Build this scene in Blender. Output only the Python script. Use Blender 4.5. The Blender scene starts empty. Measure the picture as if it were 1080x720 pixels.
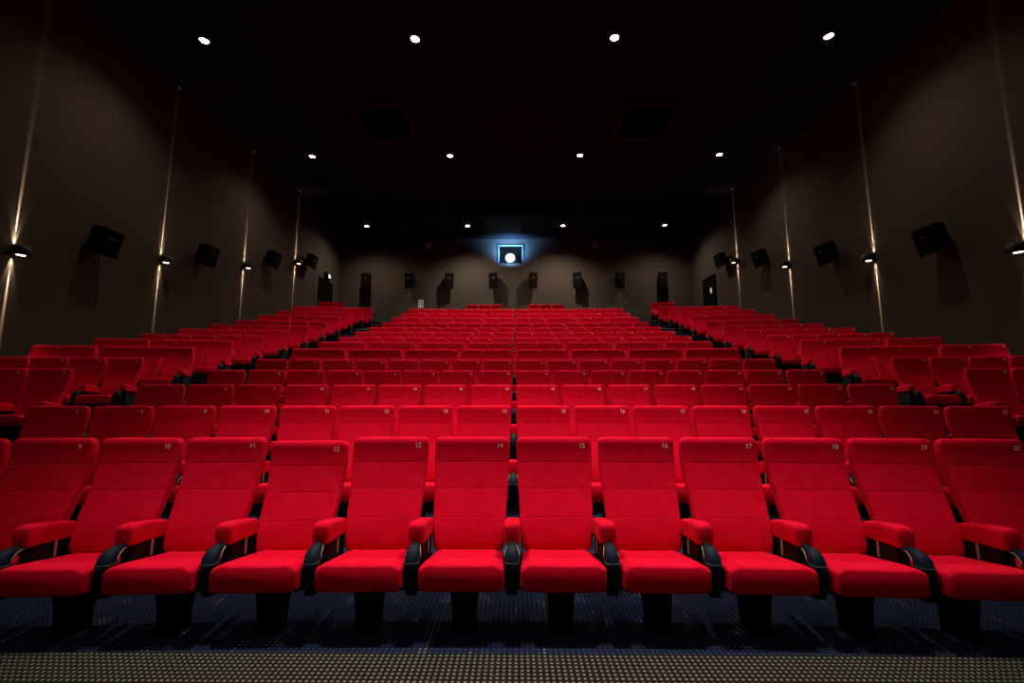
import bpy, bmesh, math, random
from mathutils import Vector, Matrix

PI = math.pi
random.seed(4)
scn = bpy.context.scene
COL = scn.collection

# ------------------------------------------------------------------ basics
def link(o, parent=None):
    COL.objects.link(o)
    if parent is not None:
        o.parent = parent
    return o

def props(o, label=None, cat=None, group=None, kind=None):
    if label: o['label'] = label
    if cat: o['category'] = cat
    if group: o['group'] = group
    if kind: o['kind'] = kind
    return o

def empty(name, loc=(0, 0, 0), rz=0.0, label=None, cat=None, group=None):
    o = bpy.data.objects.new(name, None)
    o.empty_display_size = 0.1
    o.location = loc
    o.rotation_euler = (0, 0, rz)
    link(o)
    return props(o, label, cat, group)

class MB:
    """collects polygons for one mesh"""
    def __init__(s):
        s.v = []; s.f = []; s.sm = []
    def add(s, verts, faces, smooth=False):
        n = len(s.v)
        s.v += [tuple(v) for v in verts]
        s.f += [tuple(i + n for i in f) for f in faces]
        s.sm += [smooth] * len(faces)
        return s
    def xf(s, M):
        s.v = [tuple(M @ Vector(v)) for v in s.v]
        return s
    def mesh(s, name, mat):
        me = bpy.data.meshes.new(name)
        me.from_pydata(s.v, [], s.f)
        me.materials.append(mat)
        bm = bmesh.new(); bm.from_mesh(me)
        bmesh.ops.recalc_face_normals(bm, faces=bm.faces[:])
        bm.to_mesh(me); bm.free()
        for p, q in zip(me.polygons, s.sm):
            p.use_smooth = q
        me.update()
        return me
    def build(s, name, mat, parent=None, **kw):
        o = bpy.data.objects.new(name, s.mesh(name, mat))
        link(o, parent)
        return props(o, **kw)

def put(name, me, parent):
    return link(bpy.data.objects.new(name, me), parent)

def loft(rings, smooth=True, cap=True):
    """rings: list of equal-length closed loops"""
    m = MB(); n = len(rings[0])
    v = [p for r in rings for p in r]
    f = []
    for i in range(len(rings) - 1):
        for j in range(n):
            k = (j + 1) % n
            f.append((i * n + j, i * n + k, (i + 1) * n + k, (i + 1) * n + j))
    if cap:
        f.append(tuple(range(n)))
        f.append(tuple((len(rings) - 1) * n + j for j in range(n)))
    return m.add(v, f, smooth)

def superell(n, a, b, e):
    out = []
    for i in range(n):
        t = 2 * PI * (i + .5) / n
        c, s = math.cos(t), math.sin(t)
        out.append((a * math.copysign(abs(c) ** (2 / e), c), b * math.copysign(abs(s) ** (2 / e), s)))
    return out

def box(x0, x1, y0, y1, z0, z1, bev=0.0):
    m = MB()
    if bev <= 0:
        v = [(x, y, z) for z in (z0, z1) for y in (y0, y1) for x in (x0, x1)]
        return m.add(v, [(0, 1, 3, 2), (4, 6, 7, 5), (0, 4, 5, 1), (1, 5, 7, 3), (3, 7, 6, 2), (2, 6, 4, 0)])
    bm = bmesh.new()
    bmesh.ops.create_cube(bm, size=1.0)
    for v in bm.verts:
        v.co = Vector(((x0 + x1) / 2 + v.co.x * (x1 - x0), (y0 + y1) / 2 + v.co.y * (y1 - y0), (z0 + z1) / 2 + v.co.z * (z1 - z0)))
    bmesh.ops.bevel(bm, geom=bm.edges[:], offset=bev, segments=2, affect='EDGES', profile=.6)
    bm.verts.index_update()
    m.add([v.co[:] for v in bm.verts], [[q.index for q in f.verts] for f in bm.faces])
    bm.free()
    return m

def lathe(prof, n=20, smooth=True, cap=True):
    return loft([[(r * math.cos(2 * PI * j / n), r * math.sin(2 * PI * j / n), z) for j in range(n)] for r, z in prof], smooth, cap)

def tube(path, radii, n=10, e=2.0, flat=1.0):
    """tube along path in the yz plane (x = sideways)"""
    rings = []
    for i, (p, r) in enumerate(zip(path, radii)):
        a = Vector(path[max(i - 1, 0)]); b = Vector(path[min(i + 1, len(path) - 1)])
        t = (b - a).normalized()
        side = Vector((1, 0, 0))
        up = t.cross(side).normalized()
        rings.append([tuple(Vector(p) + side * q[0] + up * q[1]) for q in superell(n, r, r * flat, e)])
    return loft(rings)

# ------------------------------------------------------------------ materials
def mat(name, base, rough=.6, spec=.3, metal=0.0):
    m = bpy.data.materials.new(name); m.use_nodes = True
    b = m.node_tree.nodes['Principled BSDF']
    b.inputs['Base Color'].default_value = (*base, 1)
    b.inputs['Roughness'].default_value = rough
    b.inputs['Specular IOR Level'].default_value = spec
    b.inputs['Metallic'].default_value = metal
    return m

def nodes(m):
    return m.node_tree.nodes, m.node_tree.links, m.node_tree.nodes['Principled BSDF']

def emit(name, col, s):
    m = mat(name, (0, 0, 0), .3)
    b = m.node_tree.nodes['Principled BSDF']
    b.inputs['Emission Color'].default_value = (*col, 1)
    b.inputs['Emission Strength'].default_value = s
    return m

def fabric_red():
    m = mat('red_fabric', (.62, .002, .02), .85, .06)
    N, L, b = nodes(m)
    tc = N.new('ShaderNodeTexCoord')
    nz = N.new('ShaderNodeTexNoise'); nz.inputs['Scale'].default_value = 14; nz.inputs['Detail'].default_value = 3
    L.new(tc.outputs['Object'], nz.inputs['Vector'])
    cr = N.new('ShaderNodeValToRGB')
    cr.color_ramp.elements[0].position = .3; cr.color_ramp.elements[0].color = (.57, .0012, .024, 1)
    cr.color_ramp.elements[1].position = .75; cr.color_ramp.elements[1].color = (.69, .0018, .032, 1)
    L.new(nz.outputs['Fac'], cr.inputs['Fac']); L.new(cr.outputs['Color'], b.inputs['Base Color'])
    w = N.new('ShaderNodeTexNoise'); w.inputs['Scale'].default_value = 350
    L.new(tc.outputs['Object'], w.inputs['Vector'])
    bp = N.new('ShaderNodeBump'); bp.inputs['Strength'].default_value = .12; bp.inputs['Distance'].default_value = .002
    L.new(w.outputs['Fac'], bp.inputs['Height']); L.new(bp.outputs['Normal'], b.inputs['Normal'])
    b.inputs['Sheen Weight'].default_value = .04
    b.inputs['Sheen Roughness'].default_value = .4
    b.inputs['Sheen Tint'].default_value = (1, .25, .2, 1)
    return m

def carpet():
    m = mat('dotted_carpet', (.01, .01, .02), .95, .1)
    N, L, b = nodes(m)
    def math_(op, a, bb=None, c=None):
        n = N.new('ShaderNodeMath'); n.operation = op
        for i, q in enumerate((a, bb, c)):
            if q is None: continue
            if isinstance(q, (int, float)): n.inputs[i].default_value = q
            else: L.new(q, n.inputs[i])
        return n.outputs[0]
    g = N.new('ShaderNodeNewGeometry')
    sx = N.new('ShaderNodeSeparateXYZ'); L.new(g.outputs['Position'], sx.inputs[0])
    P = .0298
    fx = math_('SUBTRACT', math_('FRACT', math_('DIVIDE', math_('ADD', sx.outputs['X'], 50.0), P)), .5)
    yz = math_('SUBTRACT', sx.outputs['Y'], sx.outputs['Z'])
    fy = math_('SUBTRACT', math_('FRACT', math_('DIVIDE', math_('ADD', yz, 50.0), P)), .5)
    d = math_('SQRT', math_('ADD', math_('MULTIPLY', fx, fx), math_('MULTIPLY', fy, fy)))
    dot = N.new('ShaderNodeMapRange'); dot.inputs['From Min'].default_value = .17; dot.inputs['From Max'].default_value = .30
    dot.inputs['To Min'].default_value = 1; dot.inputs['To Max'].default_value = 0
    L.new(d, dot.inputs['Value'])
    # scattered pale marks on the blue part
    cell = N.new('ShaderNodeTexNoise'); cell.inputs['Scale'].default_value = 5.5; cell.inputs['Detail'].default_value = 2
    mp = N.new('ShaderNodeMapping'); mp.inputs['Scale'].default_value = (1.4, .7, 1); mp.inputs['Rotation'].default_value = (0, 0, .6)
    L.new(g.outputs['Position'], mp.inputs['Vector']); L.new(mp.outputs['Vector'], cell.inputs['Vector'])
    cm = N.new('ShaderNodeMapRange'); cm.inputs['From Min'].default_value = .635; cm.inputs['From Max'].default_value = .69
    L.new(cell.outputs['Fac'], cm.inputs['Value'])
    def mix(f, a, c):
        n = N.new('ShaderNodeMix'); n.data_type = 'RGBA'
        L.new(f, n.inputs['Factor'])
        for s, q in (('A', a), ('B', c)):
            i = [k for k in n.inputs if k.name == s and k.type == 'RGBA'][0]
            if isinstance(q, tuple): i.default_value = (*q, 1)
            else: L.new(q, i)
        return [k for k in n.outputs if k.type == 'RGBA'][0]
    bluedot = mix(cm.outputs['Result'], (.034, .052, .10), (.22, .215, .20))
    blue = mix(dot.outputs['Result'], (.005, .010, .040), bluedot)
    grey = mix(dot.outputs['Result'], (.011, .0102, .0098), (.22, .208, .192))
    front = math_('LESS_THAN', sx.outputs['Y'], 2.455)
    L.new(mix(front, blue, grey), b.inputs['Base Color'])
    return m

def wall_mat():
    m = mat('dark_wall_cloth', (.06, .05, .043), .95, .05)
    N, L, b = nodes(m)
    g = N.new('ShaderNodeNewGeometry')
    nz = N.new('ShaderNodeTexNoise'); nz.inputs['Scale'].default_value = .6; nz.inputs['Detail'].default_value = 4
    L.new(g.outputs['Position'], nz.inputs['Vector'])
    cr = N.new('ShaderNodeValToRGB')
    cr.color_ramp.elements[0].position = .3; cr.color_ramp.elements[0].color = (.040, .033, .028, 1)
    cr.color_ramp.elements[1].position = .7; cr.color_ramp.elements[1].color = (.047, .037, .031, 1)
    L.new(nz.outputs['Fac'], cr.inputs['Fac']); L.new(cr.outputs['Color'], b.inputs['Base Color'])
    return m

M = dict(
    red=fabric_red(), carpet=carpet(), wall=wall_mat(),
    ceil=mat('black_ceiling', (.006, .0058, .0062), .9, .05),
    ceil_frame=mat('dark_red_brown_paint', (.035, .014, .015), .9, .02),
    black=mat('black_plastic', (.006, .006, .007), .5, .3),
    frame=mat('black_steel', (.005, .005, .006), .6, .2),
    navy=mat('navy_plastic', (.005, .014, .031), .55, .1),
    navylight=mat('navy_trim', (.05, .07, .09), .5, .2),
    booth=mat('grey_paint', (.16, .17, .18), .8, .1),
    hatch=mat('matt_black', (.0012, .0012, .0014), 1.0, 0.0),
    pale=mat('pale_metal', (.30, .27, .21), .5, .3),
    white=mat('white_print', (.97, .95, .92), .6, .2),
    spk=mat('speaker_black', (.003, .003, .003), .8, .05),
    grille=mat('speaker_grille', (.004, .003, .003), .9, .02),
    nosing=mat('grey_step_edge', (.25, .25, .25), .5, .4),
    door=mat('black_door', (.0022, .002, .0022), .9, .03),
    lamp=emit('warm_lamp', (1.0, .80, .52), 45),
    walllamp=emit('warm_wall_lamp', (1.0, .82, .6), 7),
    proj=emit('projector_beam', (.62, .85, 1.0), 60),
    exitw=emit('lit_sign', (.95, 1.0, .9), 1.2),
    doorlight=emit('lit_door_pane', (1.0, .78, .5), .55),
    paper=mat('white_paper', (.75, .75, .78), .7, .2),
    bluegrey=mat('blue_grey_metal', (.07, .08, .095), .5, .3),
)
def glass_mat():
    m = mat('port_glass', (.8, .9, 1), .02, .5)
    b = m.node_tree.nodes['Principled BSDF']
    b.inputs['Transmission Weight'].default_value = 1.0
    b.inputs['IOR'].default_value = 1.02
    return m
M['glass'] = glass_mat()

# ------------------------------------------------------------------ layout numbers
F = 460.0
PITCH = math.radians(7.31); YAW = math.radians(.5)
CAM = Vector((.02, 0, 1.32))
S = .57                     # seat pitch
WX = 9.42                   # side walls
YB = 22.75                  # back wall
R0 = 42.0
HB = 1.042                  # seat-back height
# distance of the seat-back tops, and the height of each tier
ROWY = [3.129, 4.301, 5.468, 6.634, 7.80, 8.953, 10.11, 11.28, 12.43, 13.59, 14.75, 15.90, 17.04, 18.18, 19.34, 20.45]
ROWZ = [-.278, -.078, .158, .407, .669, .985, 1.275, 1.55, 1.862, 2.18, 2.52, 2.913, 3.294, 3.70, 3.95, 4.40]
ROWZ = [z + 1.32 - HB for z in ROWZ]
YC = ROWY[0] - R0
SOFA_ROWS = (5, 6, 11, 12)

def arc(k, u, dy=0.0):
    """world x, y and heading on the curved row k, u metres along the row"""
    rho = R0 + ROWY[k] - ROWY[0]
    th = u / rho
    return (rho + dy) * math.sin(th), YC + (rho + dy) * math.cos(th), -th

def ceil_z(y):
    return 9.92 + .051 * (y - 11.15)

# ------------------------------------------------------------------ room shell
def quadwall(name, pts, m, **kw):
    b = MB(); b.add(pts, [tuple(range(len(pts)))])
    return b.build(name, m, kind='structure', **kw)

YF = -5.0
def slab(name, x0, x1, y0, y1, z0, z1, m):
    return box(x0, x1, y0, y1, z0, z1).build(name, m, kind='structure')
slab('wall_left', -WX - .2, -WX, YF, YB + .2, -.3, 11.2, M['wall'])
slab('wall_right', WX, WX + .2, YF, YB + .2, -.3, 11.2, M['wall'])
slab('wall_front', -WX - .2, WX + .2, YF - .2, YF, -.3, 11.2, M['ceil'])
# back wall with the opening of the projection port
PX0, PX1, PZ0, PZ1 = -.86, .36, 8.47, 9.42
b = MB()
for (x0, x1, z0, z1) in ((-WX, PX0, 0, 11.2), (PX1, WX, 0, 11.2), (PX0, PX1, 0, PZ0), (PX0, PX1, PZ1, 11.2)):
    q = box(x0, x1, YB, YB + .2, z0, z1); b.add(q.v, q.f)
b.build('wall_back', M['wall'], kind='structure')
# ceiling: a slab rising slightly towards the back
b = MB()
yy0, yy1 = YF - .2, YB + .2
b.add([(x, y, ceil_z(y) + dz) for dz in (0, .2) for y in (yy0, yy1) for x in (-WX - .2, WX + .2)],
      [(0, 1, 3, 2), (4, 6, 7, 5), (0, 4, 5, 1), (1, 5, 7, 3), (3, 7, 6, 2), (2, 6, 4, 0)])
b.build('ceiling', M['ceil'], kind='structure')
SOFY, SOFZ = 19.7, 9.85
slab('ceiling.001', -WX, WX, SOFY, YB, SOFZ, ceil_z(YB) - .001 if False else SOFZ + .5, M['ceil'])

# floor and curved tiers in one shell
NX = 48
xs = [-WX + 2 * WX * i / NX for i in range(NX + 1)]
def ycurve(rho, x):
    return YC + math.sqrt(rho * rho - x * x)
RISER = .97
prof = []
for k in range(1, 16):
    rho = R0 + ROWY[k] - ROWY[0] - RISER
    prof.append((rho, ROWZ[k - 1])); prof.append((rho, ROWZ[k]))
b = MB()
rows = [[(x, YF, 0) for x in xs]] + [[(x, ycurve(r, x), z) for x in xs] for r, z in prof] + [[(x, YB, ROWZ[15]) for x in xs]]
v = [p for r in rows for p in r]; f = []
for i in range(len(rows) - 1):
    for j in range(NX):
        f.append((i * (NX + 1) + j, i * (NX + 1) + j + 1, (i + 1) * (NX + 1) + j + 1, (i + 1) * (NX + 1) + j))
b.add(v, f)
fl = b.build('floor', M['carpet'], kind='structure')

# half steps in the two aisles, with pale nosings
AIS0, AIS1 = 4.78, 6.28
for side, nm in ((-1, 'stairs_left'), (1, 'stairs_right')):
    b = MB(); t = MB()
    for k in range(1, 16):
        rho = R0 + ROWY[k] - ROWY[0] - RISER
        h0, h1 = ROWZ[k - 1], ROWZ[k]; hm = (h0 + h1) / 2
        n = 4
        for i in range(n):
            xa = side * (AIS0 + (AIS1 - AIS0) * i / n); xb = side * (AIS0 + (AIS1 - AIS0) * (i + 1) / n)
            if xa > xb: xa, xb = xb, xa
            pa, pb = ycurve(rho - .5, xa), ycurve(rho - .5, xb)
            qa, qb = ycurve(rho + .01, xa), ycurve(rho + .01, xb)
            b.add([(xa, pa, h0 - .01), (xb, pb, h0 - .01), (xb, qb, h0 - .01), (xa, qa, h0 - .01),
                   (xa, pa, hm), (xb, pb, hm), (xb, qb, hm), (xa, qa, hm)],
                  [(0, 1, 2, 3), (4, 7, 6, 5), (0, 4, 5, 1), (1, 5, 6, 2), (2, 6, 7, 3), (3, 7, 4, 0)])
            for (dy, hh) in ((-.5, hm), (0, h1)):
                ya, yb = ycurve(rho + dy, xa), ycurve(rho + dy, xb)
                t.add([(xa, ya - .004, hh - .012), (xb, yb - .004, hh - .012), (xb, yb - .004, hh + .004), (xa, ya - .004, hh + .004),
                       (xa, ya + .035, hh + .004), (xb, yb + .035, hh + .004)],
                      [(0, 1, 2, 3), (3, 2, 5, 4)])
    b.build(nm, M['carpet'], kind='structure')
    t.build('trim_1' if side < 0 else 'trim_2', M['nosing'], kind='structure')

# ------------------------------------------------------------------ seat parts (local: x sideways, y away from camera, z up; y=0 at the seat-back top)
# front profile of the backrest: (z, y)
BP = [(.355, -.200), (.42, -.192), (.50, -.170), (.544, -.152), (.62, -.117), (.71, -.076), (.80, -.044), (.876, -.024), (.93, -.016), (.98, -.013), (1.02, -.014)]
def by(z):
    for (z0, y0), (z1, y1) in zip(BP, BP[1:]):
        if z <= z1:
            q = (z - z0) / (z1 - z0)
            return y0 + (y1 - y0) * q
    return BP[-1][1]

def backrest_mesh(w_bot, w_top, n_units=1, seg=28):
    zs = [.352, .356, .366, .40, .46, .50]
    for s in (.544, .71, .876):
        zs += [s - .010, s - .0025, s, s + .0025, s + .010]
        if s < .8: zs += [s + .06, s + .11]
    zs += [.93, .965, .99, 1.008, 1.022, 1.032, 1.039, HB]
    zs = sorted(zs)
    rings = []
    for z in zs:
        q = (z - .35) / (HB - .35)
        w = w_bot + (w_top - w_bot) * min(1, q * 1.25)
        if n_units > 1: w = w_bot + (w_top - w_bot) * max(0, (q - .62) / .38)
        th = .105 - .03 * q
        ins = 0.0
        if z < .37: ins = .022 * (1 - (z - .352) / .018)
        top = z - (HB - .040)
        if top > 0: ins = .040 * (1 - math.sqrt(max(0, 1 - (top / .0402) ** 2)))
        groove = .0013 if min(abs(z - s) for s in (.544, .71, .876)) < .001 else 0.0
        yf = by(z)
        yc = yf + th / 2
        a = w / 2 - ins * .9; t = th / 2 - ins * .75
        ring = []
        for (px, py) in superell(seg, a, max(t, .004), 7.0 if n_units == 1 else 14.0):
            u = px / a
            bow = -.016 * abs(u) ** 4 * (1 - .5 * q) + .006 * (1 - u * u)
            y = yc + py + bow
            if py < 0: y += groove * (1 - u ** 8)
            ring.append((px, y, z))
        rings.append(ring)
    return loft(rings)

def cushion_mesh(w_f, w_b, seg=32, n_units=1):
    rings = []
    ys = [-.618, -.614, -.604, -.585, -.55, -.48, -.40, -.32, -.24, -.18, -.15]
    for y in ys:
        q = (y + .618) / .468
        w = w_f + (w_b - w_f) * q
        ztop = .410 - .072 * q; zbot = .262 + .02 * q
        ins = 0
        if y < -.565:
            e = (-.565 - y) / .0535
            ins = .024 * (1 - math.sqrt(max(0, 1 - e * e)))
        if y > -.17: ins = .02
        a = w / 2 - ins * .6; h = (ztop - zbot) / 2 - ins
        zc = (ztop + zbot) / 2
        ring = []
        for (px, pz) in superell(seg, a, h, 8.0 if n_units == 1 else 16.0):
            u = px / a
            un = (abs(u) * n_units) % 1.0 if n_units > 1 else abs(u)
            z = zc + pz
            if pz > 0:
                z += .017 * (math.exp(-((abs(u) - .68) / .2) ** 2) - .35 * math.exp(-(u / .35) ** 2)) * (1 if n_units == 1 else .3)
            ring.append((px, y, z))
        rings.append(ring)
    return loft(rings)

def armrest_mesh():
    rings = []
    for (y, zt, zb, ins) in ((-.440, .560, .480, .016), (-.436, .570, .470, .007), (-.424, .578, .463, .002), (-.40, .582, .458, 0), (-.36, .580, .458, 0),
                             (-.28, .566, .452, 0), (-.20, .552, .445, 0), (-.165, .546, .441, 0), (-.148, .540, .441, .003), (-.138, .528, .448, .012)):
        a = .052 - ins; h = (zt - zb) / 2 - ins * .3; zc = (zt + zb) / 2
        rings.append([(px, y, zc + pz) for px, pz in superell(20, a, h, 5.0)])
    return loft(rings)

def post_mesh():
    # elbow coming out of the armrest front, then a vertical column
    path = [(0, -.40, .452), (0, -.445, .458), (0, -.480, .455), (0, -.508, .444), (0, -.528, .424), (0, -.536, .402), (0, -.536, .268)]
    rad = [.020, .024, .030, .036, .039, .040, .038]
    m = tube(path, rad, 14, 3.0)
    for y0, y1, z0, z1 in ((-.545, -.30, .225, .277),):
        q = box(-.03, .03, y0, y1, z0, z1, .01); m.add(q.v, q.f)
    return m
def collar_mesh():
    m = MB()
    q = loft([[(px, -.536 + py, z) for px, py in superell(18, r, r, 3.0)] for r, z in ((.039, .402), (.0425, .402), (.0425, .407), (.039, .407))])
    return q
def edge_mesh(sg):
    # a thin pale edge along one side of the elbow
    path = [(sg * .024, -.43, .46), (sg * .030, -.460, .460), (sg * .037, -.487, .450), (sg * .042, -.508, .432), (sg * .0435, -.514, .410)]
    return tube(path, [.003] * 5, 6)
def bracket_mesh(sg):
    return box(sg * .040 - .004, sg * .040 + .004, -.270, -.252, .36, .46, .002)
def side_panel_mesh():
    m = box(-.034, .034, -.40, -.12, .27, .468, .008)
    q = box(-.026, .026, -.32, -.10, .16, .30, .006); m.add(q.v, q.f)
    return m
def pedestal_mesh():
    rings = []
    for z, a, b_ in ((0, .072, .062), (.02, .070, .060), (.10, .074, .064), (.20, .084, .074), (.285, .098, .10)):
        rings.append([(px, -.365 + py, z) for px, py in superell(20, a, b_, 6.0)])
    m = loft(rings, smooth=False)
    q = box(-.28, .28, -.36, -.28, .19, .25, .006); m.add(q.v, q.f)
    return m
def shell_mesh(w):
    m = box(-w / 2 + .02, w / 2 - .02, -.56, -.16, .250, .30, .012)
    return m

me_back = backrest_mesh(.452, .522).mesh('backrest', M['red'])
me_cush = cushion_mesh(.478, .435).mesh('seat_cushion', M['red'])
me_arm = armrest_mesh().mesh('armrest', M['red'])
me_post = post_mesh().mesh('armrest_post', M['navy'])
me_coll = collar_mesh().mesh('collar', M['navylight'])
me_edge = [edge_mesh(g).mesh('edge_trim', M['pale']) for g in (-1, 1)]
me_brk = [bracket_mesh(g).mesh('hinge_bracket', M['pale']) for g in (-1, 1)]
me_side = side_panel_mesh().mesh('side_panel', M['frame'])
me_ped = pedestal_mesh().mesh('pedestal', M['frame'])
me_shell = shell_mesh(.47).mesh('seat_pan', M['black'])

# printed seat numbers
def number_mesh(txt, h=.030):
    cu = bpy.data.curves.new('digits', 'FONT'); cu.body = txt; cu.size = h * 1.42; cu.align_x = 'CENTER'; cu.extrude = .0004
    cu.offset = .0008
    o = bpy.data.objects.new('digits', cu); COL.objects.link(o)
    dg = bpy.context.evaluated_depsgraph_get(); dg.update()
    me = bpy.data.meshes.new_from_object(o.evaluated_get(dg))
    bpy.data.objects.remove(o)
    # wrap onto the seat back: text x -> x, text y -> z
    cx, cz = .194, .975
    for v in me.vertices:
        x, z = v.co.x + cx, v.co.y + cz
        v.co = (x, by(z) - .0125 + v.co.z - .0008, z)
    me.materials.clear(); me.materials.append(M['white'])
    me.name = 'number_label'
    return me
NUM = {n: number_mesh(str(n)) for n in range(1, 29)}

ORD = ['front', 'second', 'third', 'fourth', 'fifth', 'sixth', 'seventh', 'eighth', 'ninth', 'tenth', 'eleventh', 'twelfth', 'thirteenth', 'fourteenth', 'fifteenth', 'last']
NTH = ['first', 'second', 'third', 'fourth', 'fifth', 'sixth', 'seventh', 'eighth']

def arm_set(root, x, detail, name='armrest'):
    a = put('armrest', me_arm, root); a.location.x = x
    p = put('armrest_post', me_post, root); p.location.x = x
    if detail:
        c = put('collar', me_coll, p)
        for g in (0, 1):
            put('edge_trim', me_edge[g], p)
            hb = put('hinge_bracket', me_brk[g], root); hb.location.x = x
    s = put('side_panel', me_side, root); s.location.x = x

def seat(k, u, number, label, group, last=False, detail=False, first=True):
    x, y, h = arc(k, u)
    t = empty('cinema_seat', (x, y, ROWZ[k]), h, label, 'seat', group)
    bk = put('backrest', me_back, t)
    if k == 0 and number == 12: bk.location = (0, .01, -.026)   # this one sits a little lower
    n = put('number_label', NUM[number], bk)
    c = put('seat_cushion', me_cush, t)
    put('seat_pan', me_shell, t)
    put('pedestal', me_ped, t)
    arm_set(t, -S / 2, detail)
    if last: arm_set(t, S / 2, detail)
    return t

# wide love seats ------------------------------------------------------
SOFA = {}
def sofa_parts(n):
    if n in SOFA: return SOFA[n]
    w = n * S
    d = {}
    d['backrest'] = backrest_mesh(w - .025, w - .12, n, 60).mesh('backrest', M['red'])
    d['seat_cushion'] = cushion_mesh(w - .10, w - .12, 64, n).mesh('seat_cushion', M['red'])
    d['seat_pan'] = shell_mesh(w - .1).mesh('seat_pan', M['black'])
    SOFA[n] = d
    return d
def raised_arm_mesh():
    # centre armrest folded up against the back
    rings = []
    for z, o in ((.42, .012), (.43, .004), (.47, 0), (.60, 0), (.74, 0), (.80, .004), (.815, .014)):
        rings.append([(px, by(z) - .035 + py, z) for px, py in superell(18, .052 - o, .036 - o, 4.0)])
    return loft(rings)
me_rarm = raised_arm_mesh().mesh('centre_armrest', M['red'])
def rarm_edge():
    m = MB()
    for s in (-1, 1):
        path = [(s * (.060 - .02 * i / 5), by(.44 + .07 * i) - .022, .44 + .07 * i) for i in range(6)]
        q = tube(path, [.008] * 6, 6); m.add(q.v, q.f, True)
    return m
me_redge = rarm_edge().mesh('armrest_strap', M['frame'])

def sofa(k, u, n, number, label, group, last=False):
    x, y, h = arc(k, u)
    t = empty('love_seat', (x, y, ROWZ[k]), h, label, 'love seat', group)
    d = sofa_parts(n)
    bk = put('backrest', d['backrest'], t)
    put('seat_cushion', d['seat_cushion'], t)
    put('seat_pan', d['seat_pan'], t)
    for i in range(n):
        xo = (i - (n - 1) / 2) * S
        q = put('number_label', NUM[number + i], bk); q.location.x = xo * .93
        p = put('pedestal', me_ped, t); p.location.x = xo * .8
    for i in range(n - 1):
        a = put('centre_armrest', me_rarm, t); a.location.x = (i + 1 - n / 2) * S
        e = put('armrest_strap', me_redge, a)
    arm_set(t, -n * S / 2, False)
    if last: arm_set(t, n * S / 2, False)
    return t

# ------------------------------------------------------------------ seating
def row_words(k):
    return 'front row' if k == 0 else ('last row' if k == 15 else ORD[k] + ' row')

GAPW = 'centre gap'
SIDE0 = 11.12 * S           # inner edge of the side blocks
for k in range(16):
    det = k <= 1
    if k in SOFA_ROWS:
        for i in range(8):
            u = (i - 3.5) * 2 * S
            side = 'left' if i < 4 else 'right'
            n = (4 - i) if i < 4 else (i - 3)
            sofa(k, u, 2, 7 + 2 * i, f"wide red two-place love seat, {row_words(k)}, {NTH[n-1]} to the {side} of the {GAPW}",
                 f"love seats of the {row_words(k)}, centre block", last=(i == 7))
    elif k == 15:
        for c, side in ((-1.47, 'left'), (1.47, 'right')):
            for j in range(3):
                u = c + (j - 1) * S
                pos = ('left', 'middle', 'right')[j]
                seat(k, u, (10 if c < 0 else 16) + j,
                     f"bright red seat in the last row, {pos} of the trio {side} of the {GAPW}", 'seats of the last row',
                     last=(j == 2))
    else:
        for i in range(16):
            u = (i - 7.5) * S
            side = 'left' if i < 8 else 'right'
            n = (8 - i) if i < 8 else (i - 7)
            if k == 0:
                lb = f"large red cinema seat in the front row, marked {7+i}, {NTH[n-1]} {side} of the {GAPW}"
            elif k <= 2:
                lb = f"red cinema seat marked {7+i} in the {row_words(k)}, {NTH[n-1]} {side} of the {GAPW}"
            else:
                lb = f"red cinema seat, {row_words(k)} from the front, {NTH[n-1]} {side} of the {GAPW}"
            if k == 0 and (i == 0 or i == 15):
                pass
            seat(k, u, 7 + i, lb, f"centre block seats, {row_words(k)}", last=(i == 15), detail=det)
    # side blocks
    if k < 3: continue
    for sg, side in ((-1, 'left'), (1, 'right')):
        def lab(j, kind):
            return f"{kind} in {side} side block, {NTH[j]} from the aisle, level with centre {row_words(k)}"
        grp = f"{side} side block, {row_words(k)}"
        if k in SOFA_ROWS:
            # a three-place and a two-place sofa; the wide one by the aisle
            for (c, n, nm, w) in ((1.5, 3, 'by the aisle', 'three-place'), (4.0, 2, 'by the wall', 'two-place')):
                u = sg * (SIDE0 + c * S)
                num = (2 if sg < 0 else 23)
                if sg < 0: num = 4 if n == 3 else 2
                else: num = 23 if n == 3 else 26
                sofa(k, u, n, num, f"red {w} love seat {nm}, {side} side block, level with centre {row_words(k)}", grp,
                     last=(sg < 0 and n == 3) or (sg > 0 and n == 2))
        elif k == 15:
            for j in ((3, 4) if sg < 0 else (0, 1)):
                u = sg * (SIDE0 + (j + .5) * S)
                w = ('by the left wall' if j == 4 else 'one place in from the left wall') if sg < 0 else ('beside the right aisle' if j == 0 else 'one place in from the right aisle')
                seat(k, u, (6 - j) if sg < 0 else 23 + j, f"bright red seat in the last row, {w}", 'seats of the last row',
                     last=(j == 3 if sg < 0 else j == 1))
        else:
            for j in range(5):
                u = sg * (SIDE0 + (j + .5) * S)
                seat(k, u, (6 - j) if sg < 0 else 23 + j, lab(j, 'red seat'), grp,
                     last=(j == 0 if sg < 0 else j == 4))

# ------------------------------------------------------------------ ceiling spots
def spot(name, loc, target, energy, size, blend, col=(1, .84, .66), rad=.08):
    d = bpy.data.lights.new(name, 'SPOT')
    d.energy = energy; d.spot_size = math.radians(size); d.spot_blend = blend; d.color = col; d.shadow_soft_size = rad
    o = bpy.data.objects.new(name, d); o.location = loc
    dv = Vector(target) - Vector(loc)
    o.rotation_euler = dv.to_track_quat('-Z', 'Y').to_euler()
    COL.objects.link(o)
    return o

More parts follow.
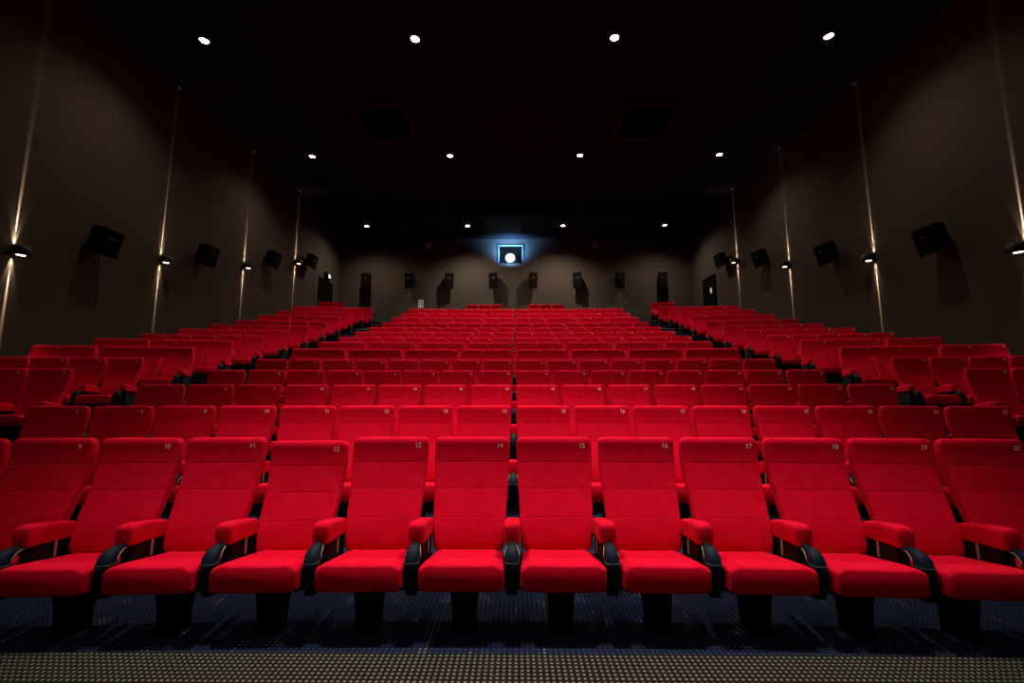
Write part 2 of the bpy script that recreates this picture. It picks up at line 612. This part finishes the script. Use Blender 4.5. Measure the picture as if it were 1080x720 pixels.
def ring_mesh(r0, r1, h):
    return loft([[(r * math.cos(2 * PI * j / 24), r * math.sin(2 * PI * j / 24), z) for j in range(24)]
                 for r, z in ((r0, 0), (r1, 0), (r1, -h), (r0, -h * 1.1), (r0, 0))], cap=False).mesh('trim_ring', M['black'])
me_ring = ring_mesh(.10, .145, .03)
me_lens = lathe([(.099, -.004), (.099, -.012), (.0005, -.016)], 24).mesh('lamp_lens', M['lamp'])

ROWN = ['nearest', 'middle', 'farthest']
XN = ['beside the left wall', 'left of the centre', 'right of the centre', 'beside the right wall']
E_IN, E_OUT = 1050, 420
for r, y in enumerate((9.4, 14.97, 20.9)):
    for i, x in enumerate((-7.45, -2.38, 2.38, 7.45)):
        z = ceil_z(y) if r < 2 else SOFZ
        t = empty('ceiling_downlight', (x, y, z), 0, f"lit round ceiling downlight, {ROWN[r]} row of lamps, {XN[i]}", 'ceiling light', 'lit ceiling downlights')
        put('trim_ring', me_ring, t); put('lamp_lens', me_lens, t)
        e = (E_IN if i in (1, 2) else E_OUT) * ((1.0, 1.0, 1.45)[r])
        spot('downlight_or_fill_beam', (x, y, z - .06), (x * (.93 if i in (1, 2) else 1), y - .25, z - 3), e, 150 if r == 2 else (118 if i in (1, 2) else 128), 1.0)
for y in (-1.8, 2.6, 5.0):  # unseen rows without fixtures, added and aimed to shape light on front seats
    for i, x in enumerate((-7.45, -2.38, 2.38, 7.45)):
        z = ceil_z(y)
        inner = i in (1, 2)
        e = (E_IN if inner else E_OUT * .28) * (.20 if y < 0 else 2.15 if y < 3 else .5)
        spot('downlight_or_fill_beam', (x, y, z - .06), (x * .06 if inner else x, (2.0 if y < 0 else 3.7 if y < 3 else 6.5) if inner else y, 0), e, (80 if y < 0 else 46 if y < 3 else 56) if inner else 120, 1.0, rad=.30)

# ceiling hatches
for sg, side in ((-1, 'left'), (1, 'right')):
    x0, x1 = sorted((sg * 3.25, sg * 5.0)); y0, y1 = 11.85, 13.9
    t = empty('ceiling_hatch', ((x0 + x1) / 2, (y0 + y1) / 2, ceil_z((y0 + y1) / 2)), 0,
              f"black square hatch with dim reddish frame in the ceiling, {side} of centre", 'ceiling hatch', 'ceiling hatches')
    t.rotation_euler = (math.atan(.051), 0, 0)
    w, d = (x1 - x0) / 2, (y1 - y0) / 2
    m = MB()
    for a in ((-w, w, -d, -d + .12), (-w, w, d - .12, d), (-w, -w + .12, -d, d), (w - .12, w, -d, d)):
        q = box(*a, -.07, .0, .008); m.add(q.v, q.f)
    m.build('hatch_frame', M['ceil_frame'], t)
    box(-w + .1, w - .1, -d + .1, d - .1, -.025, 0, .004).build('hatch_panel', M['hatch'], t)
# two slatted panels standing in for faint pale patches on the lowered ceiling
for x0, x1, side in ((-6.6, -5.35, 'left'), (2.4, 3.6, 'right')):
    t = empty('ceiling_panel', ((x0 + x1) / 2, 21.5, SOFZ), 0, f"faint beige slatted panel on the low rear ceiling, {side} of the projector", 'vent', 'rear ceiling panels')
    w = (x1 - x0) / 2
    box(-w, w, -.3, .3, -.03, 0, .008).build('panel_frame', M['grille'], t)
    m = MB()
    for i in range(6):
        q = box(-w + .05, w - .05, -.26 + i * .09, -.20 + i * .09, -.042, -.028, .003); m.add(q.v, q.f)
    m.build('panel_slats', M['ceil_frame'], t)

# pairs of unlit spots along the front edge of the low ceiling
me_can = lathe([(.02, .0), (.10, -.01), (.12, -.05), (.12, -.22), (.105, -.22), (.095, -.16), (.001, -.16)], 18).mesh('lamp_can', M['black'])
me_stem = box(-.03, .03, -.03, .03, -.02, .16).mesh('stem', M['black'])
pairs = ((363, 374), (407, 419), (452, 466), (500, 511), (568, 580), (615, 627), (661, 673), (705, 715))
for pi_, pr in enumerate(pairs):
    for j, px in enumerate(pr):
        x = (px - 544) / F * 20.4
        z = SOFZ + .33
        t = empty('spotlight', (x, SOFY - .13, z), 0,
                  f"unlit black spotlight on rear ceiling edge, {('left','right')[j]} one in {NTH[pi_]} pair from the left", 'spotlight', 'unlit spotlight pairs')
        put('lamp_can', me_can, t)
        box(-.03, .03, .05, .13, -.10, -.03).build('mount', M['black'], t)

# ------------------------------------------------------------------ wall lamps
def lamp_body():
    return loft([[(px, py, z) for px, py in superell(24, r, r * .9, 2.6)] for r, z in ((.150, -.10), (.165, -.095), (.17, -.07), (.17, .07), (.165, .095), (.150, .10), (.125, .10), (.12, .06))], True, True)
me_body = loft([[(px, py, z) for px, py in superell(24, r, r * .85, 2.4)] for r, z in
                ((.11, -.085), (.125, -.10), (.155, -.10), (.17, -.085), (.17, .085), (.155, .10), (.125, .10), (.11, .085))]).mesh('lamp_housing', M['black'])
me_disc = lathe([(.075, -.086), (.075, -.089), (.0005, -.092)], 20).mesh('lower_lens', M['walllamp'])
me_disc2 = lathe([(.085, .086), (.085, .089), (.0005, .092)], 20).mesh('upper_lens', M['walllamp'])
LAMPY = (7.82, 11.13, 14.6, 18.0)
LAMPZ = (4.04, 4.94, 5.84, 7.06)
LN = ['nearest', 'second nearest', 'second farthest', 'farthest']
STREAK, GLOW = 8000.0, 120.0
def wall_beam(sg, y, z, up, energy, size, narrow, rad, tilt):
    # a slit of light grazing the wall: narrow along the wall, wide away from it
    o = spot('wall_lamp_beam', (0, 0, 0), (0, 0, 1), energy, size, 1.0, (1, .80, .58), rad)
    tl = math.radians(tilt)
    d = Vector((sg * math.sin(tl), 0, up * math.cos(tl)))
    xa = Vector((0, 1, 0)); za = -d; ya = za.cross(xa)
    R = Matrix((xa, ya, za)).transposed()
    o.matrix_world = Matrix.Translation((sg * (WX - .035), y, z + up * .115)) @ R.to_4x4() @ Matrix.Diagonal((narrow, 1, 1, 1))
    return o
for sg, side in ((-1, 'left'), (1, 'right')):
    for i, (y, z) in enumerate(zip(LAMPY, LAMPZ)):
        t = empty('wall_lamp', (sg * (WX - .165), y, z), 0, f"black up-and-down wall lamp on the {side} wall, {LN[i]} of its row", 'wall lamp', 'wall lamps')
        put('lamp_housing', me_body, t)
        box(min(0, sg * .19), max(0, sg * .19), -.05, .05, -.06, .06, .006).build('wall_mount', M['black'], t)
        put('lower_lens', me_disc, t); put('upper_lens', me_disc2, t)
        t.scale = (.86, .86, .86)
        for up in (1, -1):
            wall_beam(sg, y, z, up, STREAK, 9.0, .36, .012, 3.4)
            wall_beam(sg, y, z, up, GLOW, 70, .5, .02, 4)

# ------------------------------------------------------------------ speakers
def speaker_box(w, h, d):
    """cabinet with a tapered rear; front at -y"""
    m = MB()
    f = [(-w / 2, -d / 2, -h / 2), (w / 2, -d / 2, -h / 2), (w / 2, -d / 2, h / 2), (-w / 2, -d / 2, h / 2)]
    r = [(-w * .36, d / 2, -h * .32), (w * .36, d / 2, -h * .32), (w * .36, d / 2, h / 2), (-w * .36, d / 2, h / 2)]
    m.add(f + r, [(0, 1, 2, 3), (4, 7, 6, 5), (0, 4, 5, 1), (1, 5, 6, 2), (2, 6, 7, 3), (3, 7, 4, 0)])
    return m
def make_speaker(loc, rz, tilt, w, h, d, label, group, wall_dir, wall_dist, horn=False):
    t = empty('wall_speaker', loc, 0, label, 'speaker', group)
    R = Matrix.Rotation(rz, 4, 'Z') @ Matrix.Rotation(tilt, 4, 'X')
    speaker_box(w, h, d).xf(R).build('cabinet', M['spk'], t)
    box(-w * .46, w * .46, -d / 2 - .016, -d / 2 + .002, -h * .46, h * .46, .006).xf(R).build('front_grille', M['grille'], t)
    # badge-less horn slot on the grille
    box(-w * .2, w * .2, -d / 2 - .022, -d / 2 - .012, h * .12, h * .22, .003).xf(R).build('horn_slot', M['black'], t)
    wd = Vector(wall_dir)
    # wall bracket: arm and plate
    m = MB()
    n = wd * wall_dist
    sx = Vector((-wd.y, wd.x, 0))
    def bar(a, b_, r):
        a = Vector(a); b_ = Vector(b_); dirv = (b_ - a).normalized(); s = dirv.cross(Vector((0, 0, 1))).normalized(); u = s.cross(dirv)
        rings = [[tuple(p + s * q[0] + u * q[1]) for q in superell(8, r, r, 3)] for p in (a, b_)]
        q = loft(rings, False); m.add(q.v, q.f)
    bar((0, 0, 0), n, .035)
    p = [n + sx * a - wd * c + Vector((0, 0, z)) for z in (-.14, .14) for c in (0, .02) for a in (-.09, .09)]
    m.add(p, [(0, 1, 3, 2), (4, 6, 7, 5), (0, 4, 5, 1), (1, 5, 7, 3), (3, 7, 6, 2), (2, 6, 4, 0)])
    m.build('bracket', M['black'], t)
    return t
SPY = (9.28, 12.45, 15.85, 18.9); SPZ = (4.76, 5.50, 6.47, 7.38)
for sg, side in ((-1, 'left'), (1, 'right')):
    for i, (y, z) in enumerate(zip(SPY, SPZ)):
        make_speaker((sg * (WX - .25), y, z), -sg * PI / 2, .24, .52, .60, .32,
                     f"black tilted surround speaker on the {side} wall, {LN[i]} of the four", 'side wall speakers', (sg, 0, 0), .25)
bx = (387, 433, 474, 521.5, 562, 609.5, 653, 698)
for i, px in enumerate(bx):
    x = (px - 544) / F * 23.1
    rz = (0, -.25, .25, -.2, .2, -.25, .25, 0)[i]
    fl_ = i in (0, 7)
    make_speaker((x, YB - .30, 7.42), rz, .10 if not fl_ else .04, .46, .84, .34,
                 f"black speaker on the back wall, {NTH[i]} from the left in its row", 'back wall speakers', (0, 1, 0), .30)

# ------------------------------------------------------------------ back wall details
# projection port: frame, glass, projector behind it
t = empty('projection_port', ((PX0 + PX1) / 2, YB, PZ0), 0, 'projection window with pale metal frame glowing blue in the back wall', 'projection window')
m = MB(); w = (PX1 - PX0) / 2; h = PZ1 - PZ0
for a in ((-w - .07, -w, -.06, .2, -.0, h + .07), (w, w + .07, -.06, .2, -.0, h + .07), (-w, w, -.06, .2, h, h + .07)):
    q = box(*a, .006); m.add(q.v, q.f)
m.build('port_frame', M['bluegrey'], t)
box(-w, w, .05, .065, 0.0, h).build('port_glass', M['glass'], t)
t = empty('projector', (-.28, YB + .55, PZ0 - .02), 0, 'projector shining blue-white light through the back wall window', 'projector')
box(-.45, .45, -.1, .75, .0, .62, .03).build('projector_body', M['spk'], t)
lathe([(.16, 0), (.16, .18), (.14, .18), (.13, .05)], 24).xf(Matrix.Translation((0, -.1, .42)) @ Matrix.Rotation(PI / 2, 4, 'X')).build('lens_barrel', M['black'], t)
lathe([(.158, .185), (.25, .185), (.001, .25)], 24).xf(Matrix.Translation((0, -.1, .42)) @ Matrix.Rotation(PI / 2, 4, 'X')).build('lens', M['proj'], t)  # glowing disc made wider than the barrel to imitate glare
# booth behind the port
b = MB()
q = box(-1.6, 1.6, YB + .2, YB + 2.0, PZ0 - .4, PZ1 + .5)
b.add(q.v, [fc for i, fc in enumerate(q.f) if i != 2])
b.build('wall_booth', M['booth'], kind='structure')
box(-.8, .25, YB + .21, YB + 1.5, PZ0 - .38, PZ0 - .025).build('projector_stand', M['black'], None, label='black stand carrying the projector behind the window', cat='stand')
# added blue spot ahead of the port, standing in for scattered projector light
d = bpy.data.lights.new('port_spill_fill', 'SPOT'); d.energy = 2400; d.spot_size = math.radians(150); d.spot_blend = 1; d.color = (.16, .45, 1.0); d.shadow_soft_size = .12
o = bpy.data.objects.new('port_spill_fill', d); o.location = (-.28, YB - .55, PZ0 + .25); o.rotation_euler = (math.radians(125), 0, 0); COL.objects.link(o)

d = bpy.data.lights.new('booth_fill', 'POINT'); d.energy = 14; d.color = (.25, .6, 1.0); d.shadow_soft_size = .08  # hidden blue fill added inside the booth to light the port opening
o = bpy.data.objects.new('booth_fill', d); o.location = (.15, YB + .33, PZ0 - .12); COL.objects.link(o)

# small emergency lamps, paper notice, sockets
for px, side in ((452, 'left'), (628, 'right')):
    x = (px - 544) / F * 23.6
    t = empty('emergency_lamp', (x, YB - .002, 9.52), 0, f"small pale bracket lamp high on the back wall, {side} of the projection window", 'lamp', 'back wall bracket lamps')
    m = MB()
    for a in ((-.12, -.08, -.16, .16), (.08, .12, -.16, .16), (-.12, .12, -.16, -.11)):
        q = box(a[0], a[1], -.12, 0, a[2], a[3], .006); m.add(q.v, q.f)
    m.build('lamp_frame', M['paper'], t)
    box(-.075, .075, -.09, 0, -.10, .12, .006).build('lamp_body', M['bluegrey'], t)
t = empty('paper_notice_sign', ((444.5 - 544) / F * 23.3, YB, 6.27), 0, 'small white paper notice on the back wall above the last rows', 'notice')
box(-.13, .13, -.012, -.001, -.2, .2, .002).build('sheet', M['paper'], t)
m = MB()
for a in ((-.10, -.015, .03, .15), (.015, .10, .03, .15), (-.10, -.015, -.13, -.01), (.015, .10, -.13, -.01)):
    q = box(a[0], a[1], -.016, -.011, a[2], a[3]); m.add(q.v, q.f)
m.build('printed_boxes', M['bluegrey'], t)
t = empty('wall_socket', ((697.5 - 544) / F * 23.3, YB, 6.72), 0, 'pair of small dark wall sockets below the rightmost back speaker', 'socket')
box(-.19, -.03, -.03, 0, -.08, .08, .01).build('socket_face', M['black'], t)
box(.03, .19, -.03, 0, -.08, .08, .01).build('socket_face', M['black'], t)

# doors near the back, in the side walls
zf = ROWZ[15]
def door(name, sg, y0, y1, ztop):
    o = empty(name, (sg * WX, (y0 + y1) / 2, zf)); o['kind'] = 'structure'
    a, b_ = y0 - (y0 + y1) / 2, y1 - (y0 + y1) / 2
    xx = sorted((-sg * .015, 0))
    box(xx[0], xx[1], a, b_, 0, ztop - zf).build('door_leaf', M['door'], o)
    m = MB(); x2 = sorted((-sg * .05, 0))
    for q in (box(x2[0], x2[1], a - .07, a, 0, ztop - zf + .07), box(x2[0], x2[1], b_, b_ + .07, 0, ztop - zf + .07), box(x2[0], x2[1], a, b_, ztop - zf, ztop - zf + .07)):
        m.add(q.v, q.f)
    m.build('door_frame', M['door'], o)
    hx = sorted((-sg * .09, -sg * .012))
    box(hx[0], hx[1], a + .12, a + .30, 1.0, 1.04, .006).build('door_handle', M['bluegrey'], o)
    return o
d1 = door('door_1', -1, 20.35, 21.7, 7.0)
d2 = door('door_2', 1, 20.1, 21.3, 7.05)
box(-.03, -.012, -.22, -.08, 1.62, 1.86, .004).build('door_window', M['doorlight'], d2)
t = empty('exit_sign', (-WX + .02, 21.05, 7.15), 0, 'small lit white exit sign box above the left rear door', 'sign')
box(0, .14, -.22, .22, .0, .28, .01).build('sign_box', M['door'], t)
box(.139, .146, -.08, .14, .06, .24, .003).build('lit_panel', M['exitw'], t)

# ------------------------------------------------------------------ camera, world, colour management
cam = bpy.data.cameras.new('camera'); co = bpy.data.objects.new('camera', cam); COL.objects.link(co)
cam.sensor_width = 36.0; cam.lens = F / 1080 * 36.0; cam.clip_start = .05; cam.clip_end = 100
co.location = CAM
co.rotation_euler = (PI / 2 + PITCH, 0, YAW)
scn.camera = co
w = bpy.data.worlds.new('world'); scn.world = w; w.use_nodes = True
w.node_tree.nodes['Background'].inputs['Color'].default_value = (0, 0, 0, 1)
w.node_tree.nodes['Background'].inputs['Strength'].default_value = 0
vs = scn.view_settings
vs.view_transform = 'Standard'; vs.look = 'None'; vs.gamma = 1; vs.exposure = 0.0; vs.use_curve_mapping = False
scn.cycles.use_denoising = True
scn.cycles.max_bounces = 5
scn.cycles.sample_clamp_indirect = 4
